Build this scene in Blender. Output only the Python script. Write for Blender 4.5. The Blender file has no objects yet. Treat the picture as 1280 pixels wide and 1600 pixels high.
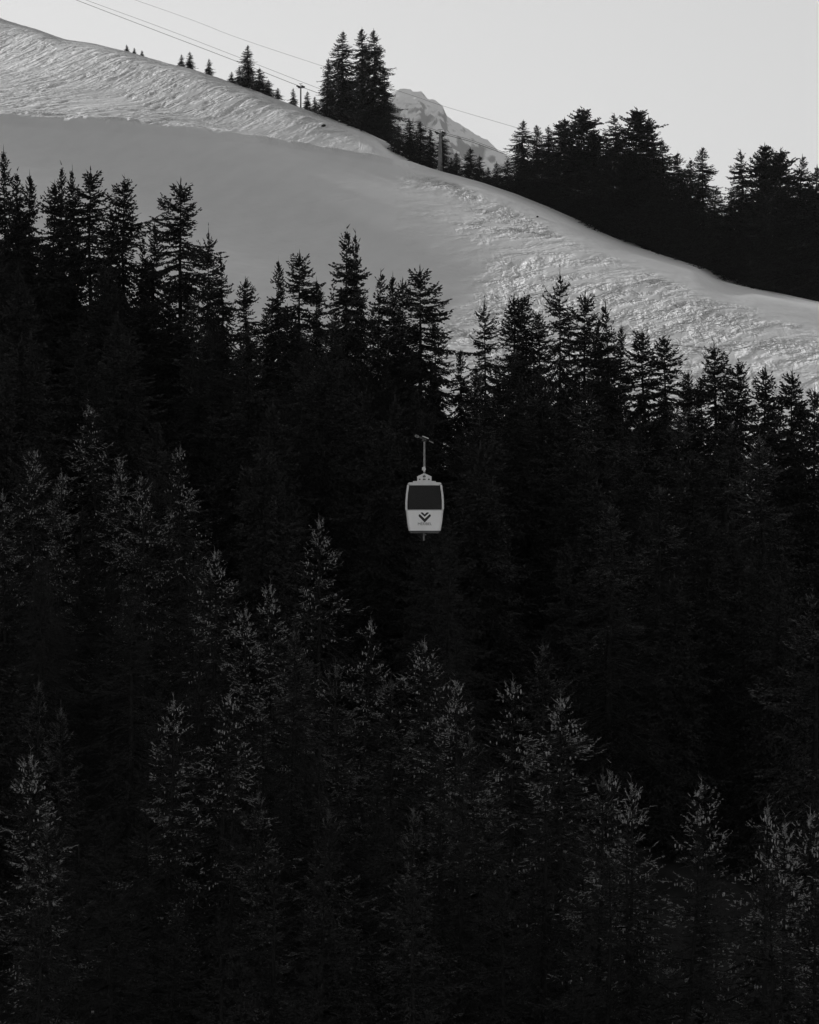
import bpy, math, random
import numpy as np
from mathutils import Vector, Matrix

# ------------------------------------------------------------------ frame of reference
# camera at the origin looking along +Y, horizontal; the photograph is 1280 x 1600 px
F = 5000.0                       # focal length in photo pixels
def at(x, y, Y):                 # a point seen at photo pixel (x, y) at depth Y metres
    return ((x-640)/F*Y, Y, (800-y)/F*Y)

SUN_AZ = math.radians(34.5)      # sun stands behind the hill, left of the view direction
SUN_EL = math.radians(17.2)      # hill falls at this angle; the sun itself stands a little higher
SUN_POWER = 5.0
SKY_STRENGTH = 0.10
EXPOSURE = -0.02
HAZE = 2.2e-5

sc = bpy.context.scene
col = sc.collection
cam = bpy.data.cameras.new('camera')
cam.sensor_fit = 'HORIZONTAL'; cam.sensor_width = 36
cam.lens = 36*F/1280
cam.clip_start = 1; cam.clip_end = 40000
camo = bpy.data.objects.new('camera', cam); col.objects.link(camo)
camo.rotation_euler = (math.radians(90), 0, 0)
sc.camera = camo

w = bpy.data.worlds.new('World'); sc.world = w; w.use_nodes = True
nt = w.node_tree; nt.nodes.clear()
sky = nt.nodes.new('ShaderNodeTexSky'); sky.sky_type = 'NISHITA'
sky.sun_disc = False
sky.sun_elevation = SUN_EL
sky.sun_rotation = -SUN_AZ
sky.altitude = 1500; sky.air_density = 3.0; sky.dust_density = 0.0; sky.ozone_density = 1.0
bw = nt.nodes.new('ShaderNodeRGBToBW')          # a black and white photograph: neutral light
bg = nt.nodes.new('ShaderNodeBackground'); bg.inputs[1].default_value = SKY_STRENGTH
wo = nt.nodes.new('ShaderNodeOutputWorld')
nt.links.new(sky.outputs[0], bw.inputs[0]); nt.links.new(bw.outputs[0], bg.inputs[0]); nt.links.new(bg.outputs[0], wo.inputs[0])

sl = bpy.data.lights.new('sun', 'SUN'); sl.energy = SUN_POWER; sl.angle = math.radians(0.53)
sl.color = (1, 1, 1)
so = bpy.data.objects.new('sun', sl); col.objects.link(so)
sdir = Vector((-math.sin(SUN_AZ)*math.cos(SUN_EL), math.cos(SUN_AZ)*math.cos(SUN_EL), math.sin(SUN_EL)))
so.rotation_euler = sdir.to_track_quat('Z', 'Y').to_euler()

sc.view_settings.view_transform = 'Standard'; sc.view_settings.look = 'None'
sc.view_settings.exposure = EXPOSURE; sc.view_settings.gamma = 1
sc.view_settings.use_curve_mapping = False
sc.render.engine = 'CYCLES'
sc.cycles.max_bounces = 5; sc.cycles.diffuse_bounces = 3; sc.cycles.volume_bounces = 0

# ------------------------------------------------------------------ materials
def new_mat(name, rough=0.8, spec=0.3):
    m = bpy.data.materials.new(name); m.use_nodes = True
    n = m.node_tree; b = n.nodes['Principled BSDF']
    b.inputs['Roughness'].default_value = rough
    b.inputs['Specular IOR Level'].default_value = spec
    return m, n, b
def noise_col(n, b, lo, hi, scale, detail=4, coord='Object', p0=.35, p1=.65):
    tc = n.nodes.new('ShaderNodeTexCoord'); no = n.nodes.new('ShaderNodeTexNoise')
    no.inputs['Scale'].default_value = scale; no.inputs['Detail'].default_value = detail
    r = n.nodes.new('ShaderNodeValToRGB')
    r.color_ramp.elements[0].color = (lo, lo, lo, 1); r.color_ramp.elements[1].color = (hi, hi, hi, 1)
    r.color_ramp.elements[0].position = p0; r.color_ramp.elements[1].position = p1
    n.links.new(tc.outputs[coord], no.inputs['Vector']); n.links.new(no.outputs['Fac'], r.inputs[0])
    n.links.new(r.outputs[0], b.inputs['Base Color'])
    return tc, no, r
def simple(name, lo, hi, scale, rough=.8, spec=.3, metal=0, bump=0):
    m, n, b = new_mat(name, rough, spec)
    tc, no, r = noise_col(n, b, lo, hi, scale)
    b.inputs['Metallic'].default_value = metal
    if bump:
        bp = n.nodes.new('ShaderNodeBump'); bp.inputs['Strength'].default_value = .6; bp.inputs['Distance'].default_value = bump
        n.links.new(no.outputs['Fac'], bp.inputs['Height']); n.links.new(bp.outputs[0], b.inputs['Normal'])
    return m
def foliage(name, lo, hi):
    m, n, b = new_mat(name, .6, .25)
    tc, no, r = noise_col(n, b, lo, hi, .9, 4, p0=.44, p1=.66)
    oi = n.nodes.new('ShaderNodeObjectInfo')
    mx = n.nodes.new('ShaderNodeMix'); mx.data_type = 'RGBA'; mx.blend_type = 'MULTIPLY'; mx.inputs[0].default_value = 1
    mr = n.nodes.new('ShaderNodeMapRange'); mr.inputs[3].default_value = .75; mr.inputs[4].default_value = 1.25
    n.links.new(oi.outputs['Random'], mr.inputs[0])
    n.links.new(r.outputs[0], mx.inputs[6]); n.links.new(mr.outputs[0], mx.inputs[7])
    n.links.new(mx.outputs[2], b.inputs['Base Color'])
    return m

M_snow, n, b = new_mat('snow', .65, .25)
noise_col(n, b, .86, .90, .22, 6)
tc = n.nodes['Texture Coordinate']
at_ = n.nodes.new('ShaderNodeAttribute'); at_.attribute_name = 'crust'
al_ = n.nodes.new('ShaderNodeAttribute'); al_.attribute_name = 'lower'
def turned(vec, rot):      # the wind has combed the lower slope in a slightly different direction
    a_ = n.nodes.new('ShaderNodeMapping'); a_.inputs['Rotation'].default_value = (0, 0, math.radians(rot))
    b_ = n.nodes.new('ShaderNodeMapping'); b_.inputs['Rotation'].default_value = (0, 0, math.radians(rot+24))
    mx = n.nodes.new('ShaderNodeMix'); mx.data_type = 'VECTOR'
    n.links.new(vec, a_.inputs[0]); n.links.new(vec, b_.inputs[0])
    n.links.new(al_.outputs['Fac'], mx.inputs[0]); n.links.new(a_.outputs[0], mx.inputs[4]); n.links.new(b_.outputs[0], mx.inputs[5])
    return mx
def snow_noise(rot, scl, scale, detail, skew):
    # two mappings: turn to the wind direction first, then stretch along it
    m1 = turned(tc.outputs['Object'], rot)
    m2 = n.nodes.new('ShaderNodeMapping'); m2.inputs['Scale'].default_value = scl
    no = n.nodes.new('ShaderNodeTexNoise'); no.inputs['Scale'].default_value = scale
    no.inputs['Detail'].default_value = detail; no.inputs['Roughness'].default_value = .6; no.inputs['Distortion'].default_value = .35
    n.links.new(m1.outputs[1], m2.inputs[0]); n.links.new(m2.outputs[0], no.inputs['Vector'])
    # sampled again a little upwind, so the crests lean over to the lee side
    sh = n.nodes.new('ShaderNodeVectorMath'); sh.operation = 'MULTIPLY'; sh.inputs[1].default_value = (-math.sin(SUN_AZ)*skew, math.cos(SUN_AZ)*skew, 0)
    c0 = n.nodes.new('ShaderNodeVectorMath'); c0.operation = 'SUBTRACT'; c0.inputs[1].default_value = (.5, .5, .5)
    n.links.new(no.outputs['Fac'], c0.inputs[0]); n.links.new(c0.outputs[0], sh.inputs[0])
    ap = n.nodes.new('ShaderNodeVectorMath'); ap.operation = 'ADD'
    n.links.new(tc.outputs['Object'], ap.inputs[0]); n.links.new(sh.outputs[0], ap.inputs[1])
    m3 = turned(ap.outputs[0], rot)
    m4 = n.nodes.new('ShaderNodeMapping'); m4.inputs['Scale'].default_value = scl
    nx = n.nodes.new('ShaderNodeTexNoise'); nx.inputs['Scale'].default_value = scale
    nx.inputs['Detail'].default_value = detail; nx.inputs['Roughness'].default_value = .6; nx.inputs['Distortion'].default_value = .35
    n.links.new(m3.outputs[1], m4.inputs[0]); n.links.new(m4.outputs[0], nx.inputs['Vector'])
    return nx
na = snow_noise(22, (.085, .42, .01), 1.0, 4, 1.2)
nb = snow_noise(6, (.17, .62, .01), 1.0, 4, .8)
ncx = snow_noise(45, (.30, .85, .01), 1.0, 4, .5)
ac = n.nodes.new('ShaderNodeMath'); ac.operation = 'MULTIPLY_ADD'; ac.inputs[1].default_value = .40
n.links.new(ncx.outputs['Fac'], ac.inputs[0]); n.links.new(na.outputs['Fac'], ac.inputs[2])
ad = n.nodes.new('ShaderNodeMath'); ad.operation = 'MULTIPLY_ADD'; ad.inputs[1].default_value = .6
n.links.new(nb.outputs['Fac'], ad.inputs[0]); n.links.new(ac.outputs[0], ad.inputs[2])
ms = n.nodes.new('ShaderNodeMath'); ms.operation = 'MULTIPLY_ADD'; ms.inputs[1].default_value = .93; ms.inputs[2].default_value = .07
n.links.new(at_.outputs['Fac'], ms.inputs[0])
bp = n.nodes.new('ShaderNodeBump'); bp.inputs['Distance'].default_value = 2.1
n.links.new(ms.outputs[0], bp.inputs['Strength'])
ramp = n.nodes.new('ShaderNodeMapRange'); ramp.interpolation_type = 'SMOOTHSTEP'
ramp.inputs[1].default_value = .84; ramp.inputs[2].default_value = 1.14; ramp.inputs[3].default_value = 0; ramp.inputs[4].default_value = .5
n.links.new(ad.outputs[0], ramp.inputs[0]); n.links.new(ramp.outputs[0], bp.inputs['Height']); n.links.new(bp.outputs[0], b.inputs['Normal'])

M_floor = simple('litter_and_shade', .010, .025, .35, .95, .1, bump=.3)  # litter, also coloured dark for the shade over snow between the trees
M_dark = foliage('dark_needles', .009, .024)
M_mid = foliage('needles', .03, .085)
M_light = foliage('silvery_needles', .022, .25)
M_tiplit = simple('painted_skylit_tips', .11, .32, .9, .55, .35)  # stands in for sky light caught by the outer twigs
M_tipdim = simple('painted_dimlit_tips', .03, .12, .9, .6, .3)  # the same tips coloured as if in dimmer light
M_wood = simple('bark', .007, .018, 3, .9, .1)
M_cone = simple('cone_scales', .2, .38, 2, .7, .2)

# ------------------------------------------------------------------ numpy noise
_rs = np.random.RandomState(7)
_perm = _rs.permutation(4096).astype(np.int64); _val = _rs.rand(4096)*2-1
def vnoise(x, y, seed=0):
    xi = np.floor(x).astype(np.int64); yi = np.floor(y).astype(np.int64)
    fx = x-xi; fy = y-yi
    fx = fx*fx*fx*(fx*(fx*6-15)+10); fy = fy*fy*fy*(fy*(fy*6-15)+10)
    def h(a, b): return _val[_perm[(_perm[(a+seed*131) & 4095]+b) & 4095]]
    a = h(xi, yi)*(1-fx)+h(xi+1, yi)*fx
    c = h(xi, yi+1)*(1-fx)+h(xi+1, yi+1)*fx
    return a*(1-fy)+c*fy
def fbm(x, y, o=4, seed=0, gain=.5):
    r = 0; a = 1; t = 0
    for i in range(o):
        r = r+a*vnoise(x*2**i+17*i, y*2**i-9*i, seed+i); t += a; a *= gain
    return r/t
def sst(e0, e1, x):
    t = np.clip((x-e0)/(e1-e0), 0, 1); return t*t*(3-2*t)

# ------------------------------------------------------------------ terrain
# hill: crest line runs in plan from (-90, 700) towards (61, 480), parallel to the sunlight
C0 = np.array([-90., 700.]); cdir = np.array([math.sin(SUN_AZ), -math.cos(SUN_AZ)])
pdir = np.array([-math.cos(SUN_AZ), -math.sin(SUN_AZ)])
crest_px = np.array([(-700,-300),(-300,-110),(-100,-15),(0,27),(50,42),(100,60),(150,68),(200,80),(250,95),(300,108),(350,125),(400,143),(460,165),(520,187),(560,202),(590,216),(610,236),(650,258),(700,270),
    (750,284),(800,301),(850,321),(885,337),(920,355),(980,381),(1050,403),(1090,415),(1125,437),(1145,444),(1165,447),(1220,458),(1280,471),(1400,500),(1800,600)], float)
def crest_sy():
    # intersect the photo column with the crest's plan line
    out = []
    for x, y in crest_px:
        u = (x-640)/F
        # C0 + s c : X = u Y
        s = (u*C0[1]-C0[0])/(cdir[0]-u*cdir[1])
        Y = C0[1]+s*cdir[1]
        out.append((s, (800-y)/F*Y, Y))
    return np.array(out)
CR = crest_sy()
TANE = math.tan(math.radians(15.75))
_sel = (CR[:, 0] > -10) & (CR[:, 0] < 290)
Z0 = np.mean(CR[_sel, 1]+TANE*CR[_sel, 0])
def sq(X, Y):
    dx = X-C0[0]; dy = Y-C0[1]
    return dx*cdir[0]+dy*cdir[1], dx*pdir[0]+dy*pdir[1]
def crestY(x):
    u = (x-640)/F
    s = (u*C0[1]-C0[0])/(cdir[0]-u*cdir[1])
    return C0[1]+s*cdir[1]
GY = np.array([-600, -200, 0, 60, 90, 120, 150, 180, 230, 285, 305, 330, 400, 500], float)
GL = np.array([ -60,  -50, -46, -42, -38, -33, -27, -19, -6, 6.0, 8.0, 6, -25, -60], float)
GC = np.array([ -60,  -50, -47, -43, -39, -34.5, -30, -25.5, -13, -0.5, 1.0, -2, -30, -60], float)
GR = np.array([ -60,  -50, -48, -45, -41, -35.5, -32, -29, -21, -11, -10, -13, -36, -60], float)
def hill(X, Y):
    s, q = sq(X, Y)
    zc = np.interp(s, CR[:, 0], CR[:, 1])
    base = Z0-TANE*s
    # beyond the drawn crest the hill flattens or falls off gently
    base = np.where(s < -60, base-(-60-s)*.55, base)
    wgt = np.exp(-np.maximum(np.abs(q)-2, 0)/np.interp(s, [100, 138], [20., 6.]))
    z = base+(zc-base)*wgt*((s > -200) & (s < 420))
    if TILT is not None: z = z+tilt_at(s, q)-5.0*sst(5, 28, q)
    K = np.where(q > 0, .2*(np.sqrt(q*q+36)-6), .42*(np.sqrt(q*q+9)-3))
    K = np.where(q > 110, K+(q-110)*.12, K)
    K = np.where(q < -60, K-(-60-q)*.25, K)
    z = z-K
    z = z+.12*fbm(s/45., q/14., 2, 40)*sst(2, 20, q)          # broad waves of the piste
    return z
def spur(X, Y):
    u = np.clip(X/np.maximum(Y, 60.), -.16, .16)/.128
    c = np.interp(Y, GY, GC); l = np.interp(Y, GY, GL); r = np.interp(Y, GY, GR)
    z = np.where(u < 0, c+(l-c)*(-u), c+(r-c)*u)
    # unseen shoulder added left of the view to keep sun off the forest
    s, q = sq(X, Y)
    left = sst(-.150, -.40, X/np.maximum(Y, 150.))
    sh = left*sst(95, 150, q)*(1-sst(400, 560, q))*(1-sst(250, 460, s))*sst(-260, -60, s)
    z2 = -20+150*sh
    z = np.where(sh > .02, np.maximum(z, z2), z)
    z = z+.8*fbm(X/14., Y/14., 3, 60)
    return z
def ground(X, Y):
    X = np.asarray(X, float); Y = np.asarray(Y, float)
    a = hill(X, Y); b = spur(X, Y)
    k = 5.0
    h = np.clip(.5+.5*(a-b)/k, 0, 1)
    return b*(1-h)+a*h+k*h*(1-h)
def gz(X, Y): return float(ground(np.array([X]), np.array([Y]))[0])

# snow relief: wind and ski-worn crust, smooth groomed piste, the lip of snow between them
LINE = np.array([(-200,180),(0,188),(100,195),(200,201),(300,209),(400,219),(500,235),(600,250),(650,262),(700,272),(1400,500)], float)
RB = np.array([(262,655),(280,640),(310,672),(345,705),(370,742),(400,768),(440,738),(480,695),(520,665),(560,640),(600,660)], float)
TB = np.array([(600,262),(660,268),(700,279),(800,325),(900,375),(1000,420),(1100,457),(1200,492),(1280,515),(1500,560)], float)
AMP = .9
def crust_mask(X, Y, Z, n=1.):
    """where the snow is wind-crusted (1) and where it is groomed or drifted smooth (0)"""
    x = 640+F*X/Y; y = 800-F*Z/Y
    inside = (x > -150) & (x < 1430) & (y > -120) & (y < 700)
    yl = np.interp(x, LINE[:, 0], LINE[:, 1]); yc = np.interp(x, crest_px[:, 0], crest_px[:, 1])
    wob = n*14*fbm(x/70., y/14., 4, 90)
    A = sst(3, -5, y-yl+wob*.3)*sst(620, 500, x)
    A = A*(.30+.70*np.maximum(sst(500, 260, x), sst(40, 12, y-yc+wob)))
    if n == 1.: A = A*(.25+.75*sst(-.25, .25, fbm(x/150., y/32., 3, 95)+.28+.45*sst(70, 25, y-yc)))
    xb = np.interp(y, RB[:, 0], RB[:, 1])
    B = sst(-25, 75, x-xb+n*70*fbm(x/60., y/12., 4, 91))
    B = B*sst(-3, 9, y-np.interp(x, TB[:, 0], TB[:, 1])+wob*.6)
    if n == 1.: B = B*(.12+.88*sst(-.30, .22, fbm(x/110.+y/60., y/20., 4, 97)+.14))
    return A*inside, B*inside, x, y, yl, yc, inside
SG = np.arange(-130, 420, 1.5); QG = np.arange(-30, 210, 1.5)
TILT = None
def tilt_at(s, q):
    a = np.clip((s-SG[0])/1.5, 0, len(SG)-1.001); b_ = np.clip((q-QG[0])/1.5, 0, len(QG)-1.001)
    i = a.astype(int); j = b_.astype(int); fa = a-i; fb = b_-j
    return (TILT[i, j]*(1-fa)+TILT[i+1, j]*fa)*(1-fb)+(TILT[i, j+1]*(1-fa)+TILT[i+1, j+1]*fa)*fb
def solve_tilt():
    global TILT
    S_, Q_ = np.meshgrid(SG, QG, indexing='ij')
    X = C0[0]+S_*cdir[0]+Q_*pdir[0]; Y = C0[1]+S_*cdir[1]+Q_*pdir[1]
    TILT = np.zeros(S_.shape)
    for it in range(4):
        Z = hill(X, Y)
        A, B, x, y, yl, yc, ins = crust_mask(X, Y, Z, .8)
        pa = sst(-.22, .2, fbm(x/170., y/28., 3, 95)+.10+.5*sst(60, 20, y-yc)+.5*sst(-32, -12, y-yl))
        m = -.018*sst(18, 40, Q_)+.100*B+.085*A*(.10+.90*pa)*sst(560, 360, x)
        m = np.where((x < -60) | (x > 1400), -.0, m)
        m = m*sst(0, 7, Q_)
        k = np.ones(7)/7
        m = np.apply_along_axis(lambda v: np.convolve(v, k, 'same'), 0, m)
        m = np.apply_along_axis(lambda v: np.convolve(v, k, 'same'), 1, m)
        T_ = np.cumsum(m, 0)*1.5
        TILT = np.zeros(S_.shape); Zb = hill(X, Y)
        # the flatter ground may not rise above the line of the crest
        cap = (800-(yc+1.5+.45*np.maximum(Q_, 0)))/F*Y-Zb
        cap = np.where(Q_ > 60, 99, np.where(Q_ < 1, 0, np.maximum(cap, 0)))
        T_ = np.where((S_ > -20) & (S_ < 300), -np.log(np.exp(-T_*1.5)+np.exp(-cap*1.5))/1.5, T_)
        TILT = T_
solve_tilt()
def relief(X, Y, Z):
    A, B, x, y, yl, yc, inside = crust_mask(X, Y, Z)
    T = np.maximum(A, B)
    # streaky coordinates on the slope (metres)
    a = math.radians(-30)
    e0 = X*math.cos(a)+Y*math.sin(a); f0 = -X*math.sin(a)+Y*math.cos(a)
    wx = 2.2*fbm(X/9., Y/9., 2, 11); wy = 1.6*fbm(X/9., Y/9., 2, 12)
    # drift snow is asymmetric: long faces towards the sunny wind side, short steep lee faces
    sk = 2.2*fbm((e0+wx)/6., (f0+wy)/2.0, 2, 1, .6)
    ca = math.cos(math.radians(-30)); sa = math.sin(math.radians(-30))
    e = e0+wx-sk*(cdir[0]*ca+cdir[1]*sa); f = f0+wy-sk*(-cdir[0]*sa+cdir[1]*ca)
    def ridged(v): return 1-2*np.abs(v)
    R = .07*fbm(e/6.5, f/1.7, 3, 1, .6)+.08*ridged(fbm(e/5.2, f/1.4, 3, 5))+.05*fbm(e/1.6, f/.9, 3, 8)
    R = R+.10*fbm(e/20., f/6., 2, 14)
    tr = 0
    for k, (A1, sc_) in enumerate(((-16, 15.), (-38, 19.), (8, 24.))):
        a = math.radians(A1)
        e2 = (X*math.cos(a)+Y*math.sin(a)); f2 = (-X*math.sin(a)+Y*math.cos(a))
        nn = fbm(e2/sc_, f2/(sc_*.28), 3, 20+k*5)
        tr = tr+np.exp(-(nn/.05)**2)*(.5+.5*vnoise(e2/9, f2/9, 33+k))
    R = R-.15*tr
    h = T*R*AMP
    # the lip: a low bank of pushed snow at the edge of the groomed piste
    wl = np.interp(x, [0, 300, 420, 700], [14, 10, 4.6, 3.9])
    d = (y-yl+2.4*fbm(x/60., y/9., 2, 77))/wl
    lip = sst(np.interp(x, [300, 420], [-1.7, -1.15]), -.1, d)*(1-sst(0, .55, d))*sst(700, 640, x)*inside
    h = h+lip*np.interp(x, [0, 200, 330, 430, 700], [1.35, 1.3, 1.1, .85, .7])*(.95+.3*fbm(e/6, f/3, 3, 71))
    h = h+lip*.16*fbm(e/1.9, f/1.0, 3, 72)*np.interp(x, [0, 330, 430], [1, 1, 0])
    h = h+.012*fbm(e/2.2, f/1.2, 3, 80)*inside
    return h, T

def densify(parts):
    out = []
    for a, b, n in parts: out.append(np.linspace(a, b, n, endpoint=False))
    return np.concatenate(out+[np.array([parts[-1][1]])])
us = densify([(-3, -2, 6), (-2, -.6, 22), (-.6, -.145, 40), (-.145, .145, 860), (.145, .6, 40), (.6, 2, 22), (2, 3, 6)])
ys = densify([(-900, -100, 12), (-100, 60, 16), (60, 420, 90), (420, 720, 620), (720, 800, 30), (800, 1500, 30)])
U, YY = np.meshgrid(us, ys)
W = np.where(YY > 160, YY, 160+np.maximum(-YY-60, 0)*1.2)
XX = U*W
ZZ = ground(XX, YY)
dense = (np.abs(U) < .15) & (YY > 415)
dz, crust = relief(XX[dense], YY[dense], ZZ[dense])
ZZ[dense] += dz
TT = np.full(XX.shape, .25); TT[dense] = crust
# valley side behind the camera: unseen snow, added to bounce sunlight at the cabin
ZZ += np.where(YY < -150, (-150-YY)*.45, 0)
ZZ -= np.where(YY > 950, (YY-950)*.35, 0); ZZ = np.maximum(ZZ, -75+8*fbm(XX/60, YY/60, 2, 300))

NV = XX.shape
idx = np.arange(XX.size).reshape(NV)
quads = np.stack([idx[:-1, :-1], idx[:-1, 1:], idx[1:, 1:], idx[1:, :-1]], -1).reshape(-1, 4)
Xf = XX.ravel()[quads].mean(1); Yf = YY.ravel()[quads].mean(1)
hf = hill(Xf, Yf); sf = spur(Xf, Yf)
edge = Yf+6*fbm(Xf/9., Yf/9., 3, 50)
sF, qF = sq(Xf, Yf)
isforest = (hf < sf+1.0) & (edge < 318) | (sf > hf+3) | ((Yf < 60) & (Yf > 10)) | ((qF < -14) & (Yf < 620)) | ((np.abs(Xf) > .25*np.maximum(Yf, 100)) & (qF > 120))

isforest &= Yf > 15 + 12*fbm(Xf/30., Yf/30., 2, 51)  # keeps the unseen ground behind as snow, to bounce light forward

def mesh_np(name, verts, faces, mats, smooth=False, fmat=None):
    me = bpy.data.meshes.new(name)
    verts = np.asarray(verts, np.float32); faces = np.asarray(faces, np.int32)
    nvf = faces.shape[1]
    me.vertices.add(len(verts)); me.vertices.foreach_set('co', verts.ravel())
    me.loops.add(faces.size); me.loops.foreach_set('vertex_index', faces.ravel())
    me.polygons.add(len(faces))
    me.polygons.foreach_set('loop_start', np.arange(0, faces.size, nvf, dtype=np.int32))
    me.polygons.foreach_set('loop_total', np.full(len(faces), nvf, np.int32))
    if smooth: me.polygons.foreach_set('use_smooth', np.ones(len(faces), bool))
    if fmat is not None: me.polygons.foreach_set('material_index', np.asarray(fmat, np.int32))
    for m in (mats if isinstance(mats, (list, tuple)) else [mats]): me.materials.append(m)
    me.update(calc_edges=True)
    return me
def compact(verts, faces):
    used = np.unique(faces); mapa = np.full(len(verts), -1); mapa[used] = np.arange(len(used))
    return verts[used], mapa[faces]
V = np.stack([XX.ravel(), YY.ravel(), ZZ.ravel()], 1)
def struct(name, me, label):
    o = bpy.data.objects.new(name, me); col.objects.link(o); o['kind'] = 'structure'; o['label'] = label
    return o
v_, f_ = compact(V, quads[~isforest])
me = mesh_np('snow_slope', v_, f_, M_snow, True)
x_ = 640+F*XX/np.maximum(YY, 60); lw = me.attributes.new('lower', 'FLOAT', 'POINT'); lw.data.foreach_set('value', sst(560, 620, x_).ravel()[np.unique(quads[~isforest])].astype(np.float32))
at_ = me.attributes.new('crust', 'FLOAT', 'POINT'); at_.data.foreach_set('value', TT.ravel()[np.unique(quads[~isforest])].astype(np.float32))
struct('snow_slope', me, 'snowy hillside with a smooth groomed piste and wind-worn crust')
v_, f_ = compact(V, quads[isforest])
struct('forest_floor', mesh_np('forest_floor', v_, f_, M_floor, True), 'needle-covered ground under the spruces, coloured dark for their shade')

# ------------------------------------------------------------------ far mountain
M_peak, n, b = new_mat('peak_rock_and_snow', .8, .2)
tc, no, r = noise_col(n, b, .30, .88, .045, 9)
geo = n.nodes.new('ShaderNodeNewGeometry'); sep = n.nodes.new('ShaderNodeSeparateXYZ')
n.links.new(geo.outputs['Normal'], sep.inputs[0])
ad = n.nodes.new('ShaderNodeMath'); ad.operation = 'MULTIPLY_ADD'; ad.inputs[1].default_value = .42
n.links.new(no.outputs['Fac'], ad.inputs[0]); n.links.new(sep.outputs['Z'], ad.inputs[2])
n.links.new(ad.outputs[0], r.inputs[0])
r.color_ramp.elements[0].position = .70; r.color_ramp.elements[1].position = .86
def build_peak():
    Yp = 6000.
    ridge = np.array([(-400,900),(200,700),(420,420),(520,240),(560,190),(600,152),(615,143),(628,141),(645,144),(658,146),(666,153),(684,161),(692,166),(697,178),(718,194),(740,208),(765,225),(790,243),(815,262),(860,310),(960,420),(1100,560),(1500,900)], float)
    xs = np.linspace(150, 1150, 300); ds = np.concatenate([np.linspace(-1500, -500, 40, endpoint=False), np.linspace(-500, 60, 180, endpoint=False), np.linspace(60, 900, 30)])
    A, D = np.meshgrid(xs, ds)
    X = (A-640)/F*Yp; Y = Yp+D
    zr = (800-np.interp(A, ridge[:, 0], ridge[:, 1]))/F*Yp
    n1 = fbm(X/150., D/220., 6, 200, .55); n2 = 1-2*np.abs(fbm(X/70., D/120., 5, 210, .55))
    drop = np.where(D < 0, -D*.62, D*.8)
    amp = sst(0, 120, np.abs(D))
    z = zr-drop+amp*(55*n1+26*n2)+4*n2*(1-amp)+(5*fbm(X/12., D/12., 4, 230))+6*amp*(1-2*np.abs(fbm(X/28., D/40., 4, 240)))
    z = np.maximum(z, -70)
    # rock bands
    z = z+amp*7*np.sin((z+25*n1)/13.)
    idx = np.arange(X.size).reshape(X.shape)
    q = np.stack([idx[:-1, :-1], idx[:-1, 1:], idx[1:, 1:], idx[1:, :-1]], -1).reshape(-1, 4)
    me = mesh_np('mountain', np.stack([X.ravel(), Y.ravel(), z.ravel()], 1), q, M_peak, False)
    struct('mountain', me, 'distant snowy peak with dark rock outcrops behind the crest trees')
build_peak()

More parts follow.
